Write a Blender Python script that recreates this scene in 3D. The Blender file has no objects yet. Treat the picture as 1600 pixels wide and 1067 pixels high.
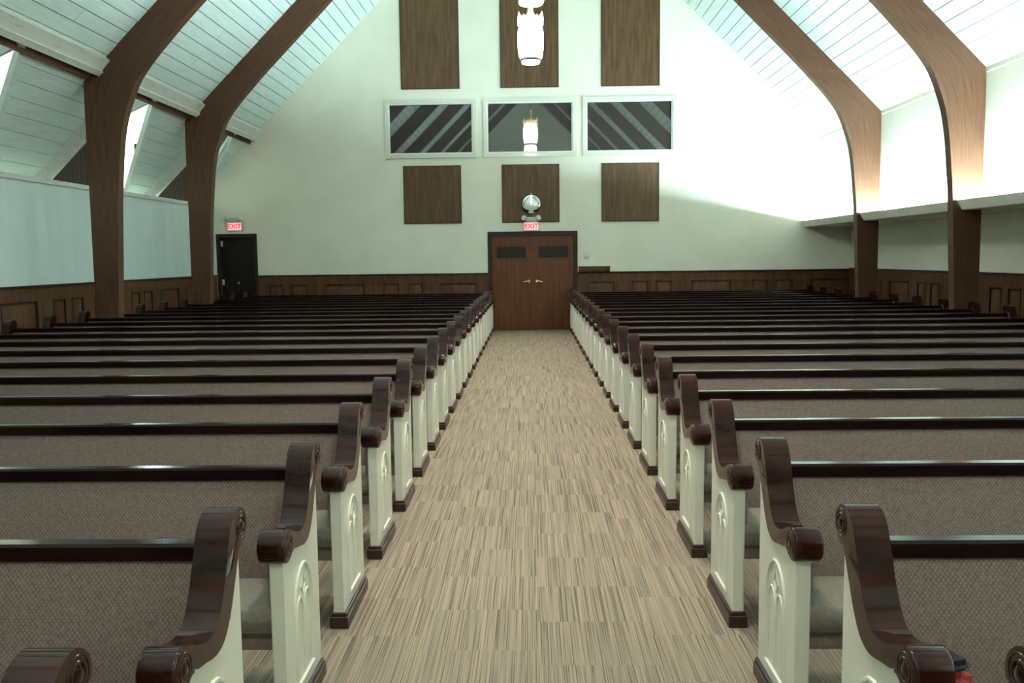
import bpy, bmesh, math, random
from mathutils import Vector, Matrix
C = bpy.context.scene.collection
SC = bpy.context.scene
random.seed(7)
# world axes: X right, Y away from the camera along the aisle, Z up (metres)

# ---------------------------------------------------------------- camera
F_PX, PITCH, YAW, ROLL = 1350.0, -0.0977, -0.0223, 0.0118
def cam_dir(u, v, w=1.0):
    c, s = math.cos(ROLL), math.sin(ROLL)
    u, v = u*c + v*s, -u*s + v*c
    x, y, z = u, v, w
    c, s = math.cos(PITCH), math.sin(PITCH)
    y, z = y*c + z*s, -y*s + z*c
    c, s = math.cos(YAW), math.sin(YAW)
    x, z = x*c + z*s, -x*s + z*c
    return Vector((x, z, y))
cam_d = bpy.data.cameras.new('camera')
cam = bpy.data.objects.new('camera', cam_d); C.objects.link(cam)
cam_d.sensor_width = 36.0; cam_d.lens = F_PX/1600*36.0
cam_d.clip_start = 0.05; cam_d.clip_end = 200
right, up, fwd = cam_dir(1, 0, 0), cam_dir(0, 1, 0), cam_dir(0, 0, 1)
m = Matrix((right, up, -fwd)).transposed().to_4x4()
m.translation = Vector((-0.0165, 0, 1.65))
cam.matrix_world = m
SC.camera = cam

# ---------------------------------------------------------------- world, exposure
w = bpy.data.worlds.new('world'); SC.world = w; w.use_nodes = True
w.node_tree.nodes['Background'].inputs[0].default_value = (0.9, 1.0, 1.0, 1)
w.node_tree.nodes['Background'].inputs[1].default_value = 0.05
SC.view_settings.view_transform = 'Standard'
SC.view_settings.look = 'None'
SC.view_settings.exposure = 0.33
SC.view_settings.gamma = 1.0
SC.view_settings.use_curve_mapping = False

COVE_EMIT = 760.0
LANTERN_EMIT = 26.0
LANTERN_DOWN = 210.0
RIDGE_SPOT = 1300.0      # warm downlights on the ridge at each arch (W)
COOL = (0.72, 0.985, 1.0)
WARM = (1.0, 0.81, 0.68)

# ---------------------------------------------------------------- materials
def srgb(r, g, b):
    f = lambda c: (c/255/12.92) if c/255 <= 0.04045 else ((c/255+0.055)/1.055)**2.4
    return (f(r), f(g), f(b), 1)
def base_mat(name, col, rough=0.5, metal=0.0, coat=0.0, spec=0.5):
    m = bpy.data.materials.new(name); m.use_nodes = True
    b = m.node_tree.nodes['Principled BSDF']
    b.inputs['Base Color'].default_value = col
    b.inputs['Roughness'].default_value = rough
    b.inputs['Metallic'].default_value = metal
    b.inputs['Coat Weight'].default_value = coat
    b.inputs['Specular IOR Level'].default_value = spec
    return m, m.node_tree, b
def noise_mix(nt, b, c1, c2, scale, stretch=(1, 1, 1), detail=4, coord='Object', lo=0.35, hi=0.65, bump=0.0):
    tc = nt.nodes.new('ShaderNodeTexCoord'); mp = nt.nodes.new('ShaderNodeMapping')
    mp.inputs['Scale'].default_value = stretch
    nt.links.new(tc.outputs[coord], mp.inputs[0])
    n = nt.nodes.new('ShaderNodeTexNoise'); n.inputs['Scale'].default_value = scale; n.inputs['Detail'].default_value = detail
    nt.links.new(mp.outputs[0], n.inputs[0])
    r = nt.nodes.new('ShaderNodeValToRGB')
    r.color_ramp.elements[0].position = lo; r.color_ramp.elements[1].position = hi
    r.color_ramp.elements[0].color = c1; r.color_ramp.elements[1].color = c2
    nt.links.new(n.outputs[0], r.inputs[0]); nt.links.new(r.outputs[0], b.inputs['Base Color'])
    if bump:
        bp = nt.nodes.new('ShaderNodeBump'); bp.inputs['Strength'].default_value = bump; bp.inputs['Distance'].default_value = 0.01
        nt.links.new(n.outputs[0], bp.inputs['Height']); nt.links.new(bp.outputs[0], b.inputs['Normal'])
    return n, r
def wood(name, c1, c2, rough=0.4, coat=0.0, stretch=(1, 1, 1), scale=6, coord='Object'):
    m, nt, b = base_mat(name, c1, rough, coat=coat)
    b.inputs['Coat Roughness'].default_value = 0.08
    noise_mix(nt, b, c1, c2, scale, stretch, 6, coord, 0.3, 0.72)
    return m
M = {}
M['wall'] = base_mat('painted_plaster', srgb(226, 225, 212), 0.6)[0]
m_, nt_, b_ = base_mat('painted_plaster_mottled', srgb(226, 225, 212), 0.6)
noise_mix(nt_, b_, srgb(230, 226, 208), srgb(236, 232, 215), 1.5); M['wall'] = m_
m_, nt_, b_ = base_mat('painted_knee_wall', srgb(230, 240, 238), 0.4)
noise_mix(nt_, b_, srgb(220, 238, 236), srgb(228, 243, 241), 1.2, (1, 3, .4)); M['knee'] = m_
m_, nt_, b_ = base_mat('white_plank', srgb(214, 226, 222), 0.55)
noise_mix(nt_, b_, srgb(216, 238, 233), srgb(232, 246, 242), 3.0, (8, .7, 8)); M['plank'] = m_
m_, nt_, b_ = base_mat('white_beam', srgb(222, 228, 220), 0.5)
noise_mix(nt_, b_, srgb(196, 198, 184), srgb(228, 233, 226), 3.5, (6, 1.2, 6), 5, lo=.27, hi=.42); M['beam'] = m_
M['gap'] = base_mat('dark_gap', srgb(60, 58, 50), 0.9)[0]
M['arch'] = wood('laminated_arch_wood', srgb(62, 38, 25), srgb(98, 66, 47), 0.55, 0.0, (1.0, 60, 1), 2.2, 'UV')
M['panelwood'] = wood('plywood_panel', srgb(72, 51, 33), srgb(102, 75, 51), 0.5, 0.0, (9, 1, .8), 1.8)
M['dado'] = wood('wainscot_wood', srgb(66, 38, 20), srgb(94, 60, 34), 0.5, 0.0, (7, 7, 1), 2.2)
M['door'] = wood('door_veneer', srgb(80, 43, 22), srgb(102, 59, 33), 0.5, 0.0, (9, 1, .7), 1.8)
M['doordark'] = wood('dark_door', srgb(20, 15, 12), srgb(28, 20, 15), 0.5, 0.0, (9, 1, .7), 1.8)
M['trimdark'] = base_mat('dark_trim', srgb(44, 30, 24), 0.45)[0]
M['cap'] = wood('lacquered_mahogany', srgb(17, 8, 6), srgb(57, 27, 17), 0.12, 0.0, (3, 9, 9), 1.4)
M['rail'] = wood('rail_mahogany', srgb(20, 12, 10), srgb(34, 20, 15), 0.16, 0.0, (1, 14, 14), 1.6)
M['plinth'] = base_mat('plinth_mahogany', srgb(50, 32, 26), 0.3)[0]
for k_ in ('arch', 'dado', 'door', 'panelwood', 'trimdark', 'doordark'): M[k_].node_tree.nodes['Principled BSDF'].inputs['Specular IOR Level'].default_value = 0.25
for k_ in ('cap', 'rail'): M[k_].node_tree.nodes['Principled BSDF'].inputs['Specular IOR Level'].default_value = 0.25
M['cream'] = base_mat('cream_lacquer', srgb(216, 216, 200), 0.28, coat=0.3)[0]
M['screen'] = wood('old_dark_boards', srgb(30, 21, 17), srgb(62, 44, 36), 0.6, 0.0, (20, 1, 1), 2.0)
M['gold'] = base_mat('brass', (0.86, 0.66, 0.34, 1), 0.2, 1.0)[0]
M['steel'] = base_mat('pale_steel', (0.75, 0.76, 0.72, 1), 0.35, 0.9)[0]
M['rim'] = base_mat('black_rim', srgb(20, 18, 18), 0.35)[0]
M['mirror'] = base_mat('mirror', (0.9, 0.92, 0.93, 1), 0.03, 1.0)[0]
M['grey'] = base_mat('grey_plastic', srgb(190, 196, 186), 0.5)[0]
M['red'] = base_mat('red_nylon', srgb(160, 48, 46), 0.6)[0]
M['black'] = base_mat('black_nylon', srgb(18, 20, 26), 0.45)[0]
M['pane'] = base_mat('tinted_glass', srgb(58, 56, 52), 0.015)[0]
M['pane'].node_tree.nodes['Principled BSDF'].inputs['IOR'].default_value = 2.1
M['lite'] = base_mat('door_glass', srgb(24, 17, 14), 0.05)[0]
M['rail'].node_tree.nodes['Principled BSDF'].inputs['Specular IOR Level'].default_value = 0.14
# upholstery: small diamond weave
def fabric():
    m, nt, b = base_mat('woven_upholstery', srgb(130, 120, 104), 0.85, spec=0.2)
    tc = nt.nodes.new('ShaderNodeTexCoord'); outs = []
    for ang in (40, -40):
        mp = nt.nodes.new('ShaderNodeMapping'); mp.vector_type = 'POINT'
        mp.inputs['Rotation'].default_value = (0, math.radians(ang), 0)
        nt.links.new(tc.outputs['Object'], mp.inputs[0])
        wv = nt.nodes.new('ShaderNodeTexWave'); wv.inputs['Scale'].default_value = 30; wv.inputs['Distortion'].default_value = 0.3
        wv.bands_direction = 'X'
        nt.links.new(mp.outputs[0], wv.inputs[0]); outs.append(wv)
    mx = nt.nodes.new('ShaderNodeMath'); mx.operation = 'MULTIPLY'
    nt.links.new(outs[0].outputs['Fac'], mx.inputs[0]); nt.links.new(outs[1].outputs['Fac'], mx.inputs[1])
    n = nt.nodes.new('ShaderNodeTexNoise'); n.inputs['Scale'].default_value = 90
    nt.links.new(tc.outputs['Object'], n.inputs[0])
    a = nt.nodes.new('ShaderNodeMath'); a.operation = 'MULTIPLY_ADD'; a.inputs[1].default_value = 0.7
    nt.links.new(mx.outputs[0], a.inputs[0]); nt.links.new(n.outputs[0], a.inputs[2])
    r = nt.nodes.new('ShaderNodeValToRGB')
    r.color_ramp.elements[0].position = 0.4; r.color_ramp.elements[1].position = 1.15
    r.color_ramp.elements[0].color = srgb(100, 87, 81); r.color_ramp.elements[1].color = srgb(134, 118, 108)
    nt.links.new(a.outputs[0], r.inputs[0]); nt.links.new(r.outputs[0], b.inputs['Base Color'])
    return m
M['fabric'] = fabric()
m_, nt_, b_ = base_mat('seat_fabric', srgb(148, 141, 122), 0.8, spec=0.2)
noise_mix(nt_, b_, srgb(116, 110, 98), srgb(128, 121, 108), 60, bump=0.1); M['seat'] = m_
# carpet: fine streaks running down the aisle, broken into short courses
def carpet():
    m, nt, b = base_mat('striped_carpet', srgb(160, 140, 115), 0.95, spec=0.1)
    L = nt.links
    tc = nt.nodes.new('ShaderNodeTexCoord')
    sx = nt.nodes.new('ShaderNodeSeparateXYZ'); L.new(tc.outputs['Object'], sx.inputs[0])
    def math_(op, a, bb=None, c=None):
        n = nt.nodes.new('ShaderNodeMath'); n.operation = op
        for i, v in enumerate((a, bb, c)):
            if v is None: continue
            if hasattr(v, 'links') or hasattr(v, 'is_linked'): L.new(v, n.inputs[i])
            else: n.inputs[i].default_value = v
        return n.outputs[0]
    # columns 0.5 m wide are shifted against each other; every 0.25 m course gets its own streak set
    col = math_('FLOOR', math_('DIVIDE', sx.outputs[0], 0.5))
    shift = math_('MULTIPLY', col, 0.137)
    row = math_('FLOOR', math_('DIVIDE', math_('ADD', sx.outputs[1], shift), 0.42))
    def streak(sx_scale, sy_scale, seed, detail=2):
        cb = nt.nodes.new('ShaderNodeCombineXYZ')
        L.new(math_('MULTIPLY', sx.outputs[0], sx_scale), cb.inputs[0])
        L.new(math_('MULTIPLY', sx.outputs[1], sy_scale), cb.inputs[1])
        L.new(math_('MULTIPLY_ADD', row, 3.7, seed), cb.inputs[2])
        n = nt.nodes.new('ShaderNodeTexNoise'); n.inputs['Scale'].default_value = 1; n.inputs['Detail'].default_value = detail
        L.new(cb.outputs[0], n.inputs[0]); return n.outputs[0]
    s1 = streak(190, .9, 0.3, 1); s2 = streak(50, 1.6, 11.3, 2)
    r = nt.nodes.new('ShaderNodeValToRGB'); e = r.color_ramp.elements
    e[0].position = .36; e[0].color = srgb(76, 68, 58); e[1].position = .68; e[1].color = srgb(162, 143, 122)
    k = r.color_ramp.elements.new(.46); k.color = srgb(128, 119, 105)
    k = r.color_ramp.elements.new(.57); k.color = srgb(137, 128, 113)
    L.new(s1, r.inputs[0])
    r2 = nt.nodes.new('ShaderNodeValToRGB'); e = r2.color_ramp.elements
    e[0].position = .38; e[0].color = srgb(118, 112, 99); e[1].position = .62; e[1].color = srgb(150, 130, 106)
    L.new(s2, r2.inputs[0])
    mx = nt.nodes.new('ShaderNodeMix'); mx.data_type = 'RGBA'; mx.inputs[0].default_value = 0.3
    L.new(r.outputs[0], mx.inputs[6]); L.new(r2.outputs[0], mx.inputs[7])
    L.new(mx.outputs[2], b.inputs['Base Color'])
    bp = nt.nodes.new('ShaderNodeBump'); bp.inputs['Strength'].default_value = .35; bp.inputs['Distance'].default_value = .004
    L.new(s1, bp.inputs['Height']); L.new(bp.outputs[0], b.inputs['Normal'])
    return m
M['carpet'] = carpet()
def emit(name, col, s, base=None):
    m, nt, b = base_mat(name, base or (col[0], col[1], col[2], 1), 0.4)
    b.inputs['Emission Color'].default_value = (col[0], col[1], col[2], 1)
    b.inputs['Emission Strength'].default_value = s
    return m
M['tube'] = emit('fluorescent_tube', COOL, COVE_EMIT)
M['glow'] = emit('lantern_glass', (1.0, 0.97, 0.92), LANTERN_EMIT)
M['metal_white'] = base_mat('white_lantern_metal', srgb(236, 226, 205), 0.35)[0]
M['exit_red'] = emit('exit_letters', (1.0, 0.03, 0.06), 0.9, (.6, .02, .03, 1))
M['exit_face'] = emit('exit_face', (1.0, 0.50, 0.52), 0.55, srgb(235, 200, 200))

# ---------------------------------------------------------------- helpers
def empty(name, loc=(0, 0, 0), rz=0.0):
    o = bpy.data.objects.new(name, None); C.objects.link(o)
    o.location = loc; o.rotation_euler = (0, 0, rz); o.empty_display_size = .2
    return o
def tag(o, label=None, cat=None, group=None, kind=None):
    if label: o['label'] = label
    if cat: o['category'] = cat
    if group: o['group'] = group
    if kind: o['kind'] = kind
    return o
def link(name, me, mat=None, parent=None, smooth=None):
    if mat is not None and not me.materials: me.materials.append(mat)
    o = bpy.data.objects.new(name, me); C.objects.link(o)
    if parent: o.parent = parent
    return o
def finish(name, bm, smooth=False):
    bmesh.ops.recalc_face_normals(bm, faces=bm.faces)
    me = bpy.data.meshes.new(name)
    if smooth:
        for f in bm.faces: f.smooth = True
        for e in bm.edges:
            if len(e.link_faces) == 2 and e.calc_face_angle(0) > math.radians(38): e.smooth = False
    bm.to_mesh(me); bm.free(); return me
def box(bm, x0, x1, y0, y1, z0, z1):
    v = [bm.verts.new((x, y, z)) for z in (z0, z1) for y in (y0, y1) for x in (x0, x1)]
    fs = []
    for q in ((0, 1, 3, 2), (4, 6, 7, 5), (0, 4, 5, 1), (1, 5, 7, 3), (3, 7, 6, 2), (2, 6, 4, 0)):
        fs.append(bm.faces.new([v[i] for i in q]))
    return v
def boxes(name, lst, mat, parent=None, bevel=0.0, segs=2, smooth=False):
    bm = bmesh.new()
    for b in lst: box(bm, *b)
    if bevel: bmesh.ops.bevel(bm, geom=list(bm.edges), offset=bevel, segments=segs, affect='EDGES', profile=.5)
    return link(name, finish(name, bm, smooth or bevel > 0), mat, parent)
def prism(bm, pts, axis, a0, a1):
    """pts: 2D outline; axis 'x': pts are (y,z); 'y': pts are (x,z); 'z': pts are (x,y)"""
    def P(p, a):
        return {'x': (a, p[0], p[1]), 'y': (p[0], a, p[1]), 'z': (p[0], p[1], a)}[axis]
    A = [bm.verts.new(P(p, a0)) for p in pts]; B = [bm.verts.new(P(p, a1)) for p in pts]
    n = len(pts)
    f0 = bm.faces.new(A); f1 = bm.faces.new(B[::-1])
    for i in range(n): bm.faces.new((A[i], B[i], B[(i+1) % n], A[(i+1) % n]))
    return f0, f1
def prism_obj(name, pts, axis, a0, a1, mat, parent=None, bevel=0.0, segs=2, smooth=False):
    bm = bmesh.new(); f0, f1 = prism(bm, pts, axis, a0, a1)
    if bevel:
        es = list(set(list(f0.edges) + list(f1.edges)))
        bmesh.ops.bevel(bm, geom=es, offset=bevel, segments=segs, affect='EDGES', profile=.5)
    return link(name, finish(name, bm, smooth or bevel > 0), mat, parent)
def lathe(bm, prof, cx=0, cy=0, n=24, cap=True, axis='z', cz=0):
    rings = []
    for r, z in prof:
        ring = []
        for i in range(n):
            a = 2*math.pi*i/n
            p = (cx + r*math.cos(a), cy + r*math.sin(a), cz + z)
            if axis == 'x': p = (cx + z, cy + r*math.cos(a), cz + r*math.sin(a))
            if axis == 'y': p = (cx + r*math.cos(a), cy + z, cz + r*math.sin(a))
            ring.append(bm.verts.new(p))
        rings.append(ring)
    for a, b in zip(rings, rings[1:]):
        for i in range(n): bm.faces.new((a[i], a[(i+1) % n], b[(i+1) % n], b[i]))
    if cap:
        bm.faces.new(rings[0][::-1]); bm.faces.new(rings[-1])
def lathe_obj(name, prof, mat, parent=None, **k):
    bm = bmesh.new(); lathe(bm, prof, **k)
    return link(name, finish(name, bm, True), mat, parent)
def tube(bm, pts, r, n=8, closed=False):
    P = [Vector(p) for p in pts]; rings = []
    N = len(P)
    for i, p in enumerate(P):
        if closed: t = P[(i+1) % N] - P[i-1]
        else: t = P[min(i+1, N-1)] - P[max(i-1, 0)]
        t.normalize()
        a = Vector((1, 0, 0)) if abs(t.x) < .9 else Vector((0, 1, 0))
        u = t.cross(a).normalized(); v = t.cross(u)
        rings.append([bm.verts.new(p + r*(u*math.cos(2*math.pi*j/n) + v*math.sin(2*math.pi*j/n))) for j in range(n)])
    R = list(zip(rings, rings[1:])) + ([(rings[-1], rings[0])] if closed else [])
    for a, b in R:
        for j in range(n): bm.faces.new((a[j], a[(j+1) % n], b[(j+1) % n], b[j]))
    if not closed: bm.faces.new(rings[0][::-1]); bm.faces.new(rings[-1])
def crv(pts, n=6):
    """Catmull-Rom through open 2D points"""
    out = []; P = [pts[0]] + list(pts) + [pts[-1]]
    for i in range(1, len(P)-2):
        p0, p1, p2, p3 = P[i-1], P[i], P[i+1], P[i+2]
        for k in range(n):
            t = k/n
            out.append(tuple(.5*((2*p1[j]) + (-p0[j]+p2[j])*t + (2*p0[j]-5*p1[j]+4*p2[j]-p3[j])*t*t + (-p0[j]+3*p1[j]-3*p2[j]+p3[j])*t**3) for j in (0, 1)))
    out.append(tuple(pts[-1])); return out
def copy_tree(o, parent=None):
    c = o.copy(); C.objects.link(c)
    if parent is not None: c.parent = parent
    for ch in [x for x in KIDS.get(o.name, [])]: 
        d = copy_tree(ch, c)
    return c
KIDS = {}
def index_kids():
    KIDS.clear()
    for o in bpy.data.objects:
        if o.parent: KIDS.setdefault(o.parent.name, []).append(o)

# ---------------------------------------------------------------- setting
YB = 19.40            # back wall face
YF = -9.0             # wall behind the camera
RIDGE, SL = 10.47, 0.99
def roof(x): return RIDGE - SL*abs(x)
XR_UP, XR_LO, XL = 6.335, 7.08, -7.10
tag(boxes('floor', [(-16, 7.4, YF-.3, 28, -.12, 0)], M['carpet']), kind='structure')

# back wall with real openings (three windows, two doorways)
WIN = [(-3.15, -1.23), (-.975, .97), (1.21, 3.16)]; WH = (3.905, 5.06)
D1 = (-.93, 1.0, 2.185); D2 = (-7.02, -6.19, 2.20)
bm = bmesh.new()
def band(h0, h1, holes=()):
    xl = lambda h: -min(7.4, (RIDGE - h)/SL + .05)
    xr = lambda h: min(7.4, (RIDGE - h)/SL + .05)
    cuts = sorted(holes); a = None
    segs = []; left = None
    for hx in cuts: segs.append((left, hx[0])); left = hx[1]
    segs.append((left, None))
    for l, r in segs:
        pts = [(xl(h0) if l is None else l, h0), (xr(h0) if r is None else r, h0), (xr(h1) if r is None else r, h1), (xl(h1) if l is None else l, h1)]
        prism(bm, pts, 'y', YB, YB+.2)
band(0, D1[2], [D2[:2], D1[:2]])
band(D1[2], D2[2], [D2[:2]])
band(D2[2], 3.0); band(3.0, WH[0]); band(WH[0], WH[1], WIN); band(WH[1], 10.45)
tag(link('wall_back', finish('wall_back', bm), M['wall']), kind='structure')
tag(prism_obj('wall_front', [(-7.4, 0), (7.4, 0), (7.4, 3.1), (0, 10.5), (-7.4, 3.1)], 'y', YF-.2, YF, M['wall']), kind='structure')
# right wall: lower wall set back under the cove, upper wall above it
tag(boxes('wall_right', [(XR_LO, XR_LO+.2, YF, YB, 0, 2.30), (XR_UP, XR_LO+.2, YF, YB, 2.2705, 4.3)], M['wall']), kind='structure')
# left: knee wall open above to the side room
wl = boxes('wall_left', [(XL-.15, XL, YF, YB, 0, 2.79)], M['knee']); tag(wl, kind='structure')
boxes('wall_cap', [(XL-.18, XL+.035, YF, YB, 2.79, 2.865)], M['beam'], wl, .006)
# side room beyond the knee wall
sr = boxes('wall_side_room', [(-15.2, -15, YF, 27.2, 0, 7.4), (-15, -7.4, 27, 27.2, 0, 7.4), (-15, XL-.18, YF-.2, YF, 0, 7.4), (-7.6, -7.4, YB+.2, 27, 0, 7.4)], M['wall'])
tag(sr, kind='structure')

# ceiling: individual white planks on the two slopes
ceil = tag(empty('ceiling', (0, 0, RIDGE)), kind='structure')
ceil.location = (0, 0, 0)
nrm = math.hypot(1, SL)
def slope_poly(name, side, pts, off0, off1, mat, parent, bevel=0.0):
    """pts: (x_abs, y) polygon on the roof plane; off: distance below the plane, measured square to it"""
    bm = bmesh.new()
    def P(p, off):
        xa, y = p; h = RIDGE - SL*xa
        return (side*(xa - off*SL/nrm), y, h - off*1/nrm)
    A = [bm.verts.new(P(p, off0)) for p in pts]; B = [bm.verts.new(P(p, off1)) for p in pts]
    n = len(pts); bm.faces.new(A); bm.faces.new(B[::-1])
    for i in range(n): bm.faces.new((A[i], B[i], B[(i+1) % n], A[(i+1) % n]))
    return link(name, finish(name, bm), mat, parent)
PW = .152      # plan width of a plank
EAVE = {-1: 6.12, 1: 6.335}
for side in (-1, 1):
    slope_poly('roof_deck', side, [(0, YF), (EAVE[side]+.02, YF), (EAVE[side]+.02, YB+.2), (0, YB+.2)], -.06, -.002, M['gap'], ceil)
    x1 = EAVE[side]; k = 0
    far_bm = bmesh.new()
    while x1 > .03:
        x0 = max(x1 - PW, 0.0)
        y_cuts = [4.0]
        if k < 23:
            y = 4.0 + random.uniform(1, 4)
            while y < YB-1.0:
                y_cuts.append(y); y += random.uniform(3.2, 5.4)
            y_cuts.append(YB)
            for a, b in zip(y_cuts, y_cuts[1:]):
                t = .020 + random.uniform(-.003, .003)
                slope_poly('plank', side, [(x0+.005, a+.003), (x1-.004, a+.003), (x1-.004, b-.003), (x0+.005, b-.003)], 0, t, M['plank'], ceil)
            seg = (YF, 4.0)
        else: seg = (YF, YB)
        for (ax, ay, bx, by) in ((x0+.005, seg[0], x1-.004, seg[1]),):
            vs = []
            for off in (0, .02):
                for (xa, y) in ((ax, ay), (bx, ay), (bx, by), (ax, by)):
                    vs.append(far_bm.verts.new((side*(xa - off*SL/nrm), y, RIDGE - SL*xa - off/nrm)))
            for q in ((0, 1, 2, 3), (7, 6, 5, 4), (0, 4, 5, 1), (1, 5, 6, 2), (2, 6, 7, 3), (3, 7, 4, 0)):
                far_bm.faces.new([vs[i] for i in q])
        x1 -= PW; k += 1
    o = link('upper_planks', finish('upper_planks', far_bm), M['plank'], ceil); o['kind'] = 'stuff'
# right eave trim
boxes('eave_trim', [(XR_UP-.012, XR_UP, YF, YB, 4.12, 4.17)], M['wall'], ceil)

# left: the roof runs on past the purlin in planked strips with light wells between
STR = [(-7.2, -5.6, -4.6), (-3.5, -2.0, -1.0), (.1, 1.7, 2.6), (3.6, 4.8, 6.1), (7.1, 8.4, 9.7), (10.70, 12.15, 13.25), (14.42, 16.50, 17.02), (18.30, 20.0, YB)]
XE, XO = 6.20, 7.80
for zt, zb, zr in STR:
    slope_poly('strip_deck', -1, [(XE, zt), (XO, min(zb, zr)), (XO, zr), (XE, zr)], -.05, -.002, M['plank'], ceil)
    n = 9; dx = (XO-XE)/n
    for i in range(n):
        a, b = XE+i*dx, XE+(i+1)*dx
        la = zt + (zb-zt)*(a-XE)/(XO-XE); lb = zt + (zb-zt)*(b-XE)/(XO-XE)
        if la > zr-.05: break
        slope_poly('plank', -1, [(a+.004, la), (b-.004, min(lb, zr)), (b-.004, zr), (a+.004, zr)], 0, .02 + random.uniform(-.002, .003), M['plank'], ceil)
    # white edge board on the light-well side, beam on the far side
    lb = min(zb, zr)
    xe = XE + (XO-XE)*min(1, (zr-zt)/(zb-zt))
    slope_poly('edge_board', -1, [(XE, zt-.03), (xe, lb-.03), (xe, lb+.06), (XE, zt+.06)], -.02, .05, M['plank'], ceil)
    if zr < YB-.1:
        slope_poly('rafter', -1, [(XE-.02, zr-.06), (XO, zr-.06), (XO, zr+.06), (XE-.02, zr+.06)], -.05, .20, M['beam'], ceil)
slope_poly('outer_planks', -1, [(7.3, YF), (7.36, YF), (7.36, 4), (7.3, 4)], 0, .02, M['plank'], ceil)
# sloping head boards of the light wells
for y in (10.72, 14.46):
    prism_obj('head_board', [(-6.17, 4.27), (-7.75, 3.55), (-7.75, 3.98), (-6.17, 4.5)], 'y', y-.10, y-.04, M['beam'], ceil)
# dark boarded screens closing the end of each strip above the knee wall
SCREEN_Y = [13.25, 17.02]
for i, y in enumerate(SCREEN_Y):
    s = tag(empty('boarded_screen', (-8.0, y+1.55, 2.60)), ['dark brown boarded screen under the white rafter beside the near left arch', 'dark brown boarded screen under the white rafter beside the far left arch'][i], 'panelling', 'boarded screens above the left knee wall')
    x = -8.75 if i == 0 else -8.45
    while x < -7.25:
        wd = random.uniform(.07, .12)
        h0 = h1 = 4.05 if i == 0 else 4.15
        d = random.uniform(0, .012)
        prism_obj('board', [(x+8.0+.004, 0.0), (x+8.0+wd-.004, 0.0), (x+8.0+wd-.004, h1-2.6), (x+8.0+.004, h0-2.6)], 'y', -d, .03, M['screen'], s)
        x += wd
# flat ceiling of the side room, above the light wells
tag(boxes('ceiling_side_room', [(-15.2, -4.3, YF, 27.2, 6.9, 7.1)], M['wall']), kind='structure')

# purlin: white beam along the left eave, one length per bay
ARCH_Y = [-5.6, -2.0, 1.6, 5.2, 8.8, 12.40, 16.00]
AT = .16
for i, (a, b, lab) in enumerate([(8.8+AT, 12.40, 'weathered white box beam along the left eave, ending at the near left arch'), (12.40+AT, 16.0, 'white box beam along the left eave between the two left arches'), (16.0+AT, YB, 'white box beam along the left eave from the far arch to the back wall')]):
    o = empty('eave_beam', (-6.05, a, 4.36)); tag(o, lab, 'beam')
    L_ = b-a
    bm = bmesh.new()
    prism(bm, [(-.13, .04), (.02, .21), (.13, .11), (-.02, -.06)], 'y', .0, L_-.002)
    link('beam', finish('beam', bm), M['beam'], o)
    bm = bmesh.new()
    prism(bm, [(-.09, -.045), (-.01, .00), (.03, -.045), (-.04, -.105)], 'y', .0, L_-.002)
    link('lower_board', finish('lower_board', bm), M['beam'], o)
    boxes('shadow_gap_strip', [(-.17, -.15, 0, L_-.002, -.16, .02)], M['dado'], o)  # dark strip standing in for the shadow gap beneath the beam

# laminated arches
INNER = [(6.02, 0), (6.0, .8), (5.96, 1.6), (5.92, 2.45), (5.885, 2.85), (5.845, 3.25), (5.78, 3.62), (5.67, 3.95), (5.54, 4.23), (5.31, 4.53), (5.04, 4.825), (4.78, 5.10), (3.74, 6.14), (2.5, 7.40), (1.2, 8.72), (0, 9.95)]
OUTER = [(6.33, 0), (6.33, .8), (6.33, 1.6), (6.325, 2.45), (6.325, 2.85), (6.325, 3.25), (6.325, 3.62), (6.322, 3.90), (6.318, 4.10), (6.308, 4.19), (5.83, 4.67), (5.40, 5.10), (4.37, 6.115), (2.9, 7.57), (1.4, 9.055), (0, 10.44)]
def refine(P): 
    out = []
    for a, b in zip(P, P[1:]): out += [a, ((a[0]+b[0])/2, (a[1]+b[1])/2)]
    return out + [P[-1]]
def arch_mesh():
    ii = crv(INNER, 3); oo = []
    for i in range(len(OUTER)-1):
        for k in range(3):
            t = k/3; oo.append((OUTER[i][0]*(1-t)+OUTER[i+1][0]*t, OUTER[i][1]*(1-t)+OUTER[i+1][1]*t))
    oo.append(OUTER[-1])
    I = ii + [(-x, h) for x, h in ii[-2::-1]]; O = oo + [(-x, h) for x, h in oo[-2::-1]]
    bm = bmesh.new(); uvl = bm.loops.layers.uv.new('UVMap')
    s = [0]
    for a, b in zip(O, O[1:]): s.append(s[-1] + math.hypot(a[0]-b[0], a[1]-b[1]))
    V = {}
    for nm, L_ in (('I', I), ('O', O)):
        for j, y in enumerate((0, AT)): V[nm, j] = [bm.verts.new((x, y, h)) for x, h in L_]
    def quad(a, b, i, va, vb):
        f = bm.faces.new((a[i], a[i+1], b[i+1], b[i]))
        for lp, uv in zip(f.loops, ((s[i], va), (s[i+1], va), (s[i+1], vb), (s[i], vb))): lp[uvl].uv = uv
    for i in range(len(I)-1):
        quad(V['I', 0], V['O', 0], i, 0, .4); quad(V['I', 1], V['O', 1], i, 1, 1.4)
        quad(V['I', 0], V['I', 1], i, 2, 2.16); quad(V['O', 0], V['O', 1], i, 3, 3.16)
    for i in (0, len(I)-1):
        f = bm.faces.new((V['I', 0][i], V['O', 0][i], V['O', 1][i], V['I', 1][i]))
    bmesh.ops.recalc_face_normals(bm, faces=bm.faces)
    me = bpy.data.meshes.new('laminated_arch'); bm.to_mesh(me); bm.free(); return me
am = arch_mesh()
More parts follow.
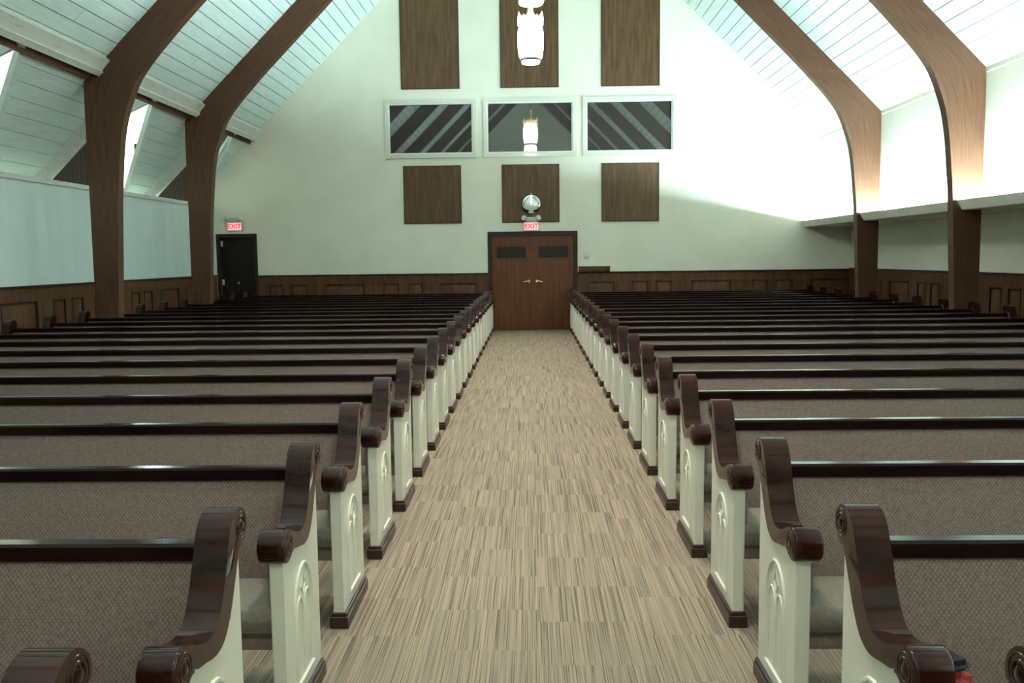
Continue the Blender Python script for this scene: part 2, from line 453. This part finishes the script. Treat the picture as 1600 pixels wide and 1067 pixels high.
for y in ARCH_Y:
    o = link('laminated_arch', am, M['arch']); o.location = (0, y, .0)
    if y == 12.40: tag(o, 'dark laminated timber arch nearer the camera, rising from between the pew ends to the ridge', 'arch')
    elif y == 16.0: tag(o, 'dark laminated timber arch farther from the camera, in front of the back wall', 'arch')
    else: tag(o, 'dark laminated timber arch beside or behind the camera', 'arch', 'arches outside the frame')

# wainscot -------------------------------------------------------------
DH = 1.30
def wainscot(name, length, panels, wide_h=DH):
    """built along +X from 0, facing -Y, back at y=0"""
    w = tag(empty(name), kind='structure')
    boxes('backing', [(0, length, -.008, 0, .12, DH-.07)], M['dado'], w)
    boxes('cap_rail', [(0, length, -.045, 0, DH-.035, DH)], M['trimdark'], w, .004)
    boxes('rail', [(0, length, -.028, -.008, 1.085, DH-.035)], M['dado'], w)
    boxes('rail', [(0, length, -.028, -.008, .12, .28)], M['dado'], w)
    boxes('baseboard', [(0, length, -.035, 0, 0, .12)], M['trimdark'], w)
    x = 0
    for a, b in panels + [(length, length)]:
        if a-x > .01: boxes('stile', [(x, a, -.028, -.008, .28, 1.085)], M['dado'], w)
        x = b
        if b > a:
            boxes('panel', [(a+.045, b-.045, -.018, -.008, .325, 1.04)], M['dado'], w, .006)
            # moulding frame around the panel
            bmv = bmesh.new(); t = .018
            for q in ((a, b, 1.085-t, 1.085), (a, b, .28, .28+t)): box(bmv, q[0], q[1], -.036, -.008, q[2], q[3])
            for q in ((a, a+t), (b-t, b)): box(bmv, q[0], q[1], -.036, -.008, .28+t, 1.085-t)
            link('panel_moulding', finish('panel_moulding', bmv), M['trimdark'], w)
    return w
px2x = lambda p: (p-829)/69.6
bl = wainscot('trim_1', 6.15-.97, [(px2x(a)+6.15, px2x(b)+6.15) for a, b in [(418, 440), (453, 478), (507, 568), (597, 622), (637, 660), (686, 744)]])
bl.location = (-6.15, YB, 0)
br = wainscot('trim_2', 7.08-1.04, [(px2x(a)-1.04, px2x(b)-1.04) for a, b in [(918, 958), (985, 1010), (1022, 1047), (1077, 1138), (1170, 1195), (1207, 1233), (1260, 1325)]])
br.location = (1.04, YB, 0)
def side_panels(y0, y1, rev):
    out = []; base = 12.62 - 2.5*6
    while base < y1:
        for a, b in ((0, .34), (.52, .86), (1.22, 2.08)):
            p, q = base+a, base+b
            if p > y0+.1 and q < y1-.1: out.append((p, q))
        base += 2.5
    if rev: return [(p-y0, q-y0) for p, q in out]
    return [(y1-q, y1-p) for p, q in out][::-1]
lw = wainscot('trim_3', YB-5-.05, side_panels(5, YB-.05, True)); lw.location = (XL, 5, 0); lw.rotation_euler = (0, 0, math.pi/2)
rw = wainscot('trim_4', YB-5-.05, side_panels(5, YB-.05, False)); rw.location = (XR_LO, YB-.05, 0); rw.rotation_euler = (0, 0, -math.pi/2)
for o in (lw, rw):
    o.scale = (1, 1, 1.02)

# windows in the back wall ---------------------------------------------
for i, (a, b) in enumerate(WIN):
    wdw = tag(empty('window_%d' % (i+1), ((a+b)/2, YB, WH[0])), kind='structure')
    hw, hh = (b-a)/2, WH[1]-WH[0]
    bm = bmesh.new()
    t = .065
    for q in ((-hw-.05, hw+.05, hh-.02, hh+.06), (-hw-.05, hw+.05, -.06, .02)): box(bm, q[0], q[1], -.035, .02, q[2], q[3])
    for q in ((-hw-.05, -hw+.025), (hw-.025, hw+.05)): box(bm, q[0], q[1], -.035, .02, .02, hh-.02)
    link('window_frame', finish('window_frame', bm), M['cream'], wdw)
    bm = bmesh.new()
    for q in ((-hw+.02, hw-.02, hh-.055, hh-.015), (-hw+.02, hw-.02, .015, .055)): box(bm, q[0], q[1], -.012, .06, q[2], q[3])
    for q in ((-hw+.02, -hw+.055), (hw-.055, hw-.02)): box(bm, q[0], q[1], -.012, .06, .055, hh-.055)
    link('sash', finish('sash', bm), M['beam'], wdw)
    boxes('pane', [(-hw+.05, hw-.05, .03, .045, .05, hh-.05)], M['pane'], wdw)

# flat wooden panels on the gable --------------------------------------
names = {(0, 0): 'lower left square brown wood panel, under the left window', (1, 0): 'lower middle square brown wood panel, behind the round mirror', (2, 0): 'lower right square brown wood panel, under the right window',
         (0, 1): 'tall brown wood panel above the left window', (1, 1): 'tall brown wood panel above the middle window, behind the lantern', (2, 1): 'tall brown wood panel above the right window'}
for i, (a, b) in enumerate([(-2.82, -1.535), (-.635, .64), (1.57, 2.84)]):
    for j, (h0, h1) in enumerate([(2.405, 3.68), (5.335, [7.35, 7.9, 7.35][i])]):
        o = tag(empty('wall_panel', ((a+b)/2, YB, h0)), names[i, j], 'wall panel')
        boxes('veneer', [(-(b-a)/2+.015, (b-a)/2-.015, -.018, 0, .015, h1-h0-.015)], M['panelwood'], o)
        bm = bmesh.new(); w2 = (b-a)/2; H_ = h1-h0
        for q in ((-w2, w2, 0, .015), (-w2, w2, H_-.015, H_)): box(bm, q[0], q[1], -.024, 0, q[2], q[3])
        for q in ((-w2, -w2+.015), (w2-.015, w2)): box(bm, q[0], q[1], -.024, 0, .015, H_-.015)
        link('edge_strip', finish('edge_strip', bm), M['trimdark'], o)

# double door -----------------------------------------------------------
d1 = tag(empty('door_1', (.035, YB, 0)), kind='structure')
bm = bmesh.new()
for q in ((-1.0, 1.0, 2.13, 2.21),): box(bm, q[0], q[1], -.035, .12, q[2], q[3])
for q in ((-1.0, -.92), (.92, 1.0)): box(bm, q[0], q[1], -.035, .12, 0, 2.13)
link('door_frame', finish('door_frame', bm), M['trimdark'], d1)
for s in (-1, 1):
    x0, x1 = (.003, .917) if s > 0 else (-.917, -.003)
    bm = bmesh.new()
    lx0, lx1 = (.15, .78) if s > 0 else (-.78, -.17)
    lz0, lz1 = 1.64, 1.86
    for q in ((x0, x1, .01, lz0), (x0, x1, lz1, 2.125), (x0, lx0, lz0, lz1), (lx1, x1, lz0, lz1)): box(bm, q[0], q[1], .03, .075, q[2], q[3])
    leaf = link('door_leaf', finish('door_leaf', bm), M['door'], d1)
    boxes('door_glass', [(lx0, lx1, .05, .058, lz0, lz1)], M['lite'], leaf)
    bm = bmesh.new(); t = .018
    for q in ((lx0-t, lx1+t, lz1, lz1+t), (lx0-t, lx1+t, lz0-t, lz0)): box(bm, q[0], q[1], .02, .03, q[2], q[3])
    for q in ((lx0-t, lx0), (lx1, lx1+t)): box(bm, q[0], q[1], .02, .03, lz0, lz1)
    link('glass_trim', finish('glass_trim', bm), M['trimdark'], leaf)
    bm = bmesh.new(); hx = .09*s
    lathe(bm, [(.032, -.012), (.034, 0)], cx=hx, cy=.03, cz=1.10, n=16, axis='y')
    tube(bm, [(hx, .03, 1.10), (hx, -.03, 1.10), (hx+.035*s, -.045, 1.105), (hx+.12*s, -.045, 1.085)], .014, 8)
    h = link('lever_handle', finish('lever_handle', bm, True), M['gold'], leaf)
    if s > 0: pass
# side door --------------------------------------------------------------
d2 = tag(empty('door_2', (-6.605, YB, 0)), kind='structure')
bm = bmesh.new()
box(bm, -.46, .455, -.03, .16, 2.16, 2.235)
for q in ((-.46, -.40), (.395, .455)): box(bm, q[0], q[1], -.03, .16, 0, 2.16)
link('door_frame', finish('door_frame', bm), M['trimdark'], d2)
leaf = boxes('door_leaf', [(-.395, .39, .10, .145, .01, 2.155)], M['doordark'], d2)
for z in (2.02, 1.15, .25):
    boxes('hinge', [(-.405, -.35, .085, .10, z-.065, z+.065)], M['grey'], leaf, .003)
bm = bmesh.new(); lathe(bm, [(.012, 0), (.012, -.03), (.03, -.04), (.034, -.06), (.02, -.075)], cx=-.02, cy=.10, cz=1.12, n=14, axis='y')
link('knob', finish('knob', bm, True), M['gold'], leaf)

# exit signs with emergency lamps ----------------------------------------
def text_mesh(s, size, depth):
    cu = bpy.data.curves.new('t', 'FONT'); cu.body = s; cu.size = size; cu.extrude = depth; cu.align_x = 'CENTER'; cu.align_y = 'CENTER'; cu.offset = .002
    o = bpy.data.objects.new('t', cu); C.objects.link(o)
    me = bpy.data.meshes.new_from_object(o.evaluated_get(bpy.context.evaluated_depsgraph_get()))
    bpy.data.objects.remove(o); me.transform(Matrix.Rotation(math.pi/2, 4, 'X')); return me
EX = text_mesh('EXIT', .15, .004)
for x, h, lab, tilt in ((.012, 2.222, 'lit red exit sign with pale twin-lamp unit above the double door', 0), (-6.62, 2.30, 'lit red exit sign with pale twin-lamp unit above the dark side door', 1)):
    o = tag(empty('exit_sign', (x, YB, h)), lab, 'exit sign', 'exit signs')
    boxes('housing', [(-.17, .17, -.07, 0, 0, .19)], M['grey'], o, .006)
    boxes('sign_face', [(-.155, .155, -.076, -.07, .012, .178)], M['exit_face'], o)
    t = link('letters', EX, M['exit_red'], o); t.location = (0, -.082, .095)
    prism_obj('lamp_unit', [(-.11, .195), (.11, .195), (.15, .30), (-.15, .30)], 'y', -.09, 0, M['grey'], o, .008)
    for s in (-1, 1):
        bm = bmesh.new(); lathe(bm, [(.03, 0), (.055, -.03), (.06, -.085), (.05, -.09)], n=16, axis='y')
        l = link('lamp_head', finish('lamp_head', bm, True), M['grey'], o)
        l.location = (s*.125, -.07, .255); l.rotation_euler = (math.radians(-20), 0, math.radians(30*s))

# round mirror ------------------------------------------------------------
mr = tag(empty('round_mirror', (.015, YB-.024, 2.805)), 'round mirror with thin black rim on the middle wood panel above the exit sign', 'mirror')
bm = bmesh.new(); prof = [(.205*math.sin(a), -.03-.012*math.cos(a*1.2)) for a in [i*math.pi/2/8 for i in range(1, 9)]]
lathe(bm, [(.004, -.0425)] + prof + [(.205, 0)], n=40, axis='y')
link('mirror_glass', finish('mirror_glass', bm, True), M['mirror'], mr)
bm = bmesh.new(); tube(bm, [(.208*math.cos(a), -.02, .208*math.sin(a)) for a in [i*2*math.pi/40 for i in range(40)]], .012, 8, True)
link('rim', finish('rim', bm, True), M['rim'], mr)
# hook above it
bm = bmesh.new(); lathe(bm, [(.012, -.02), (.02, 0)], cz=.225, n=12, axis='y')
link('hanging_knob', finish('hanging_knob', bm, True), M['grey'], mr)
# wall plate
sp = tag(empty('wall_plate', (1.235, YB, 1.645)), 'small pale square wall plate right of the double door', 'switch')
boxes('plate', [(-.055, .055, -.012, 0, -.055, .055)], M['grey'], sp, .003)
boxes('button', [(-.02, .02, -.02, -.012, -.02, .02)], M['steel'], sp, .002)
# dark box on the wainscot
wb = tag(empty('wall_box', (1.405, YB, DH+.002)), 'low dark wooden box on top of the wainscot right of the double door', 'box')
boxes('body', [(-.345, .345, -.10, 0, 0, .10)], M['dado'], wb, .003)
boxes('lid', [(-.35, .355, -.115, 0, .10, .118)], M['trimdark'], wb, .003)
boxes('end_block', [(.23, .335, -.112, -.10, .01, .09)], M['trimdark'], wb, .003)

# light cove on the right --------------------------------------------------
def cove(y0, y1, lab):
    o = tag(empty('light_cove', (6.0, y0, 2.235)), lab, 'light cove')
    L_ = y1-y0
    bm = bmesh.new()
    # slanted fascia, cut back at the far end
    prism(bm, [(.05, 0), (.075, 0), (0.0, .13), (-.03, .13)], 'y', 0, L_)
    link('fascia', finish('fascia', bm), M['wall'], o)
    boxes('shelf', [(.06, XR_LO-6.0, 0, L_, -.004, .03)], M['wall'], o)
    n = max(1, int(L_/1.25)); st = L_/n
    for i in range(n):
        bm = bmesh.new(); lathe(bm, [(.019, 0), (.019, st-.12)], cx=.20, cy=i*st+.06, cz=.075, n=10, axis='y')
        link('fluorescent_tube', finish('fluorescent_tube', bm, True), M['tube'], o)
        boxes('batten', [(.17, .23, i*st+.03, i*st+st-.03, .03, .052)], M['grey'], o)
    return o
cove(16.0+AT+.005, YB-.002, 'white light cove shelf from the far right arch to the back wall')
cove(12.40+AT+.005, 15.99, 'white light cove shelf between the two right arches')
cove(8.8+AT+.005, 12.39, 'white light cove shelf running toward the camera from the near right arch')
for y in (5.2, 1.6, -2.0, -5.6):
    c_ = cove(y+AT+.005, y+3.59, 'white light cove shelf beside or behind the camera'); c_['group'] = 'coves outside the frame'

# ---------------------------------------------------------------- lanterns
def make_lantern():
    o = empty('pendant_lantern')
    lathe_obj('glass', [(.150, .075), (.185, .11), (.200, .22), (.205, .36), (.200, .50), (.185, .60), (.13, .66)], M['glow'], o, n=24)
    lathe_obj('foot_ring', [(.165, .035), (.172, .045), (.160, .078), (.150, .075), (.140, .04)], M['rim'], o, n=28)
    lathe_obj('foot_lens', [(.135, .005), (.145, .02), (.145, .045)], M['glow'], o, n=28)
    for i in range(6):
        a = 2*math.pi*(i+.5)/6; ca, sa = math.cos(a), math.sin(a)
        bm = bmesh.new(); tube(bm, [(r*ca, r*sa, z) for r, z in [(.172, .06), (.198, .11), (.213, .22), (.218, .36), (.213, .50), (.205, .62)]], .008, 6)
        link('rib', finish('rib', bm, True), M['metal_white'], o)
    bm = bmesh.new(); n = 48; lo = []; hi = []
    for i in range(n):
        a = 2*math.pi*i/n; ph = (i % 8)/8
        top = .70 + .10*max(0, 1-abs(ph-.5)*3.2) + (.03 if i % 8 in (0,) else 0)
        lo.append(bm.verts.new((.205*math.cos(a), .205*math.sin(a), .60)))
        hi.append(bm.verts.new((.212*math.cos(a), .212*math.sin(a), top)))
    for i in range(n): bm.faces.new((lo[i], lo[(i+1) % n], hi[(i+1) % n], hi[i]))
    bmesh.ops.solidify(bm, geom=list(bm.faces), thickness=.008)
    link('crown', finish('crown', bm), M['metal_white'], o)
    lathe_obj('neck', [(.13, .655), (.085, .72), (.05, .80), (.035, .90), (.03, .98), (.045, .99), (.02, 1.02)], M['metal_white'], o, n=16)
    lathe_obj('rod', [(.010, 1.0), (.010, RIDGE-.1-4.72)], M['gold'], o, n=8)
    return o
lan = make_lantern()
# lantern lights (the bulbs' downward throw, just below the open foot)
def down(parent_loc, power):
    ld = bpy.data.lights.new('lantern_downlight', 'SPOT'); ld.energy = power; ld.color = WARM; ld.spot_size = math.radians(140); ld.spot_blend = .8; ld.shadow_soft_size = .12
    l = bpy.data.objects.new('lantern_downlight', ld); C.objects.link(l); l.location = (parent_loc[0], parent_loc[1], parent_loc[2]-.03)
index_kids()
labs = {14.2: 'glowing white crown-topped pendant lantern hanging before the middle wood panel', 10.6: 'pendant lantern cut by the top edge, only its bright foot showing'}
for i, y in enumerate((14.2, 10.6, 7.0, 3.4, -.2, -3.8)):
    o = lan if i == 0 else copy_tree(lan)
    o.location = (.02, y, 4.72 if i == 0 else 4.625); tag(o, labs.get(y, 'pendant lantern over the aisle above or behind the camera'), 'lantern', 'pendant lanterns over the aisle' if y > 8 else 'pendant lanterns outside the frame')
    if i < 5: down(o.location, LANTERN_DOWN)
o = copy_tree(lan); o.location = (-11.75, 24.6, 4.16); tag(o, 'small pendant lantern seen past the near left arch in the bright side room', 'lantern', 'pendant lanterns in the side room')
for ch in [c for c in bpy.data.objects if c.parent == o and c.name.startswith('rod')]: ch.scale = (1, 1, .5)
for y in ARCH_Y[3:]:
    ld = bpy.data.lights.new('ridge_downlight', 'SPOT'); ld.energy = RIDGE_SPOT; ld.color = WARM; ld.spot_size = math.radians(34); ld.spot_blend = 1.0; ld.shadow_soft_size = .05
    l = bpy.data.objects.new('ridge_downlight', ld); C.objects.link(l); l.location = (0, y+.3, 9.7)
# added fill lights, without fixtures, that brighten the side room from above
for y, e_ in ((5, 350), (23.3, 2600)):
    ld = bpy.data.lights.new('side_room_fill', 'AREA'); ld.shape = 'RECTANGLE'; ld.size = 4; ld.size_y = 3; ld.energy = e_; ld.color = COOL
    l = bpy.data.objects.new('side_room_fill', ld); C.objects.link(l); l.location = (-11.5, y, 6.85)

# ---------------------------------------------------------------- pews
PD = .895
UP = [(.02, .735), (.06, .722), (.11, .700), (.165, .684), (.21, .684), (.25, .702), (.285, .745), (.312, .795), (.337, .852), (.362, .904), (.392, .936), (.43, .951), (.465, .945), (.492, .922), (.502, .892), (.494, .862), (.472, .846)]
LOW = [(.472, .846), (.445, .842), (.420, .815), (.388, .760), (.350, .695), (.312, .648), (.272, .624), (.22, .618), (.15, .632), (.10, .642), (.078, .655)]
up_s = crv(UP, 4); low_s = crv(LOW, 4)
cy_, cz_, r_ = .020, .677, .058
a0 = math.atan2(.655-cz_, .078-cy_)
circ = [(cy_ + r_*math.cos(a0 - t*(a0 + 1.5*math.pi)), cz_ + r_*math.sin(a0 - t*(a0 + 1.5*math.pi))) for t in [i/18 for i in range(1, 18)]]
cap_out = up_s + low_s[1:] + circ
PAN = [(0, .07), (0, .64)] + [(.04, .655)] + [(y, h+.012) for y, h in low_s[::-1][2:-6]] + [(.452, .845), (.455, .82), (.455, .07)]
def make_end(parent, x_in, s):
    """one pew end; s=+1: aisle face looks toward +X; x_in: x of the aisle-side face of the panel"""
    f = x_in
    xa, xb = sorted((f, f - s*.052))
    e = prism_obj('end_panel', PAN, 'x', xa, xb, M['cream'], parent, .004, 1)
    # pointed-arch tracery in low relief on the visible face
    bm = bmesh.new(); X = f + s*.001
    def pt(y, h): return (X, y, h)
    spr, apx, l, r = .40, .545, .105, .335
    def lancet(l, r, spr, apx, base, rr):
        c = (l+r)/2
        left = [(l, base), (l, spr)] + [(l + (c-l)*(1-math.cos(t*math.pi/2))**.9*1.0, spr + (apx-spr)*math.sin(t*math.pi/2)**.9) for t in (.2, .4, .6, .8, 1)]
        rt = [(2*c - y, h) for y, h in left[::-1][1:]]
        tube(bm, [pt(*p) for p in left + rt], rr, 6)
    lancet(l, r, spr, apx, .125, .0075)
    tube(bm, [pt(l, .125), pt(r, .125)], .009, 6)
    lancet(l+.022, (l+r)/2-.006, .36, .435, .15, .005)
    lancet((l+r)/2+.006, r-.022, .36, .435, .15, .005)
    tube(bm, [pt((l+r)/2, .43), pt((l+r)/2-.028, .465), pt((l+r)/2, .51), pt((l+r)/2+.028, .465), pt((l+r)/2, .43)], .0035, 6)
    link('tracery', finish('tracery', bm, True), M['cream'], e)
    bm = bmesh.new()
    px0, px1 = sorted((f + s*.016, f - s*.068))
    box(bm, px0, px1, -.012, .465, 0, .055)
    q0, q1 = sorted((f + s*.009, f - s*.061))
    box(bm, q0, q1, -.006, .460, .055, .073)
    bmesh.ops.bevel(bm, geom=list(bm.edges), offset=.004, segments=1, affect='EDGES')
    link('plinth', finish('plinth', bm), M['plinth'], e)
    c0, c1 = sorted((f + s*.013, f - s*.082))
    cp = prism_obj('end_cap', cap_out, 'x', c0, c1, M['cap'], parent, .009, 3)
    for (yy, zz, rr) in ((cy_, cz_, .040), (.452, .897, .036)):
        bm = bmesh.new()
        X0 = f + s*.013
        lathe(bm, [(.010, s*.006), (.016, s*.002), (.020, s*.0005)], cx=X0, cy=yy, cz=zz, n=16, axis='x')
        tube(bm, [(X0, yy + rr*.72*math.cos(a), zz + rr*.72*math.sin(a)) for a in [i*2*math.pi/24 for i in range(24)]], .004, 6, True)
        tube(bm, [(X0, yy + rr*1.05*math.cos(a), zz + rr*1.05*math.sin(a)) for a in [i*2*math.pi/24 for i in range(24)]], .0025, 6, True)
        link('rosette', finish('rosette', bm, True), M['cap'], cp)
def make_pew(s, xo):
    """s=+1: left-hand block (aisle at its +X end). Aisle panel face at s-side x=0, pew runs away from it"""
    o = empty('church_pew')
    L_ = xo
    make_end(o, 0, s)
    make_end(o, -s*L_, -s)
    xi0, xi1 = sorted((-s*.05, -s*(L_-.05)))
    # seat: rounded cushion on an upholstered box
    prism_obj('seat', crv([(.035, .36), (.022, .40), (.03, .435), (.06, .452), (.20, .447), (.36, .44)], 3) + [(.40, .43), (.40, .36)], 'x', xi0+.001, xi1-.001, M['seat'], o, smooth=True)
    boxes('seat_base', [(xi0+.001, xi1-.001, .055, .385, .29, .36)], M['seat'], o, .006)
    back = [(.340, .40), (.352, .50), (.375, .60), (.403, .70), (.428, .780), (.436, .800)]
    prism_obj('backrest', crv(back, 3) + [(.462, .800), (.44, .70), (.415, .60), (.40, .42)], 'x', xi0+.001, xi1-.001, M['fabric'], o, smooth=True)
    prism_obj('back_board', [(.402, .30), (.42, .30), (.463, .72), (.472, .800), (.4625, .800), (.442, .70), (.417, .60)], 'x', xi0+.001, xi1-.001, M['rail'], o)
    prism_obj('top_rail', [(.424, .802), (.424, .842), (.432, .850), (.474, .850), (.482, .842), (.482, .802)], 'x', xi0+.001, xi1-.001, M['rail'], o)
    # padded inner cheek under the arm
    for xx, ss in ((-s*.052, -s), (-s*(L_-.052), s)):
        a, b = sorted((xx, xx + ss*.022))
        prism_obj('arm_pad', [(.03, .46), (.33, .46), (.34, .60), (.10, .61), (.045, .60)], 'x', a, b, M['seat'], o, .006, 2)
    for t in (.35, .67):
        xx = -s*L_*t
        prism_obj('support', [(.09, 0), (.40, 0), (.385, .289), (.07, .289)], 'x', xx-.02, xx+.02, M['plinth'], o)
    return o
ordn = ['nearest the camera', 'second from the camera', 'third from the camera', 'fourth from the camera', 'fifth from the camera', 'sixth from the camera', 'seventh from the camera', 'eighth from the camera', 'ninth from the camera', 'tenth from the camera', 'eleventh, middle of the rows', 'tenth from the back wall', 'ninth from the back wall', 'eighth from the back wall', 'seventh from the back wall', 'sixth from the back wall', 'fifth from the back wall', 'fourth from the back wall', 'third from the back wall', 'second from the back wall', 'against the back wall']
pews = {}
for s, XA, XO_, nm in ((1, -.863, 6.42, 'left'), (-1, .863, 6.20, 'right')):
    proto = make_pew(s, XO_ - .863)
    index_kids()
    for k in range(0, 21):
        o = proto if k == 0 else copy_tree(proto)
        y = 3.72 + (k-3)*.8925
        if k == 20: y = min(y, YB-.06-.50)
        o.location = (XA, y, 0)
        tag(o, 'cream-ended upholstered pew %s of the aisle, row %s' % (nm, ordn[k]), 'pew', 'upholstered pews facing the camera')
        pews[nm, k] = o

# ---------------------------------------------------------------- small bag on the nearest full pew at right
bag = tag(empty('small_bag', (1.020, 1.93+.20, .456), .3), 'small red and black bag on the right-hand pew seat, behind the arm scroll', 'bag')
bm = bmesh.new(); box(bm, -.058, .058, -.075, .075, 0, .165)
bmesh.ops.bevel(bm, geom=list(bm.edges), offset=.035, segments=6, affect='EDGES')
link('body', finish('body', bm, True), M['red'], bag)
bm = bmesh.new(); box(bm, -.040, .044, -.060, .060, .150, .180)
bmesh.ops.bevel(bm, geom=list(bm.edges), offset=.014, segments=2, affect='EDGES')
link('top_band', finish('top_band', bm, True), M['black'], bag)
bm = bmesh.new(); tube(bm, [(.050, -.07, .10), (.060, -.082, .07), (.062, -.085, .03), (.05, -.078, .0)], .009, 8)
link('strap', finish('strap', bm, True), M['black'], bag)
bm = bmesh.new(); lathe(bm, [(.010, 0), (.010, -.01)], cx=.045, cy=-.076, cz=.05, n=12, axis='y')
link('buckle', finish('buckle', bm, True), M['steel'], bag)
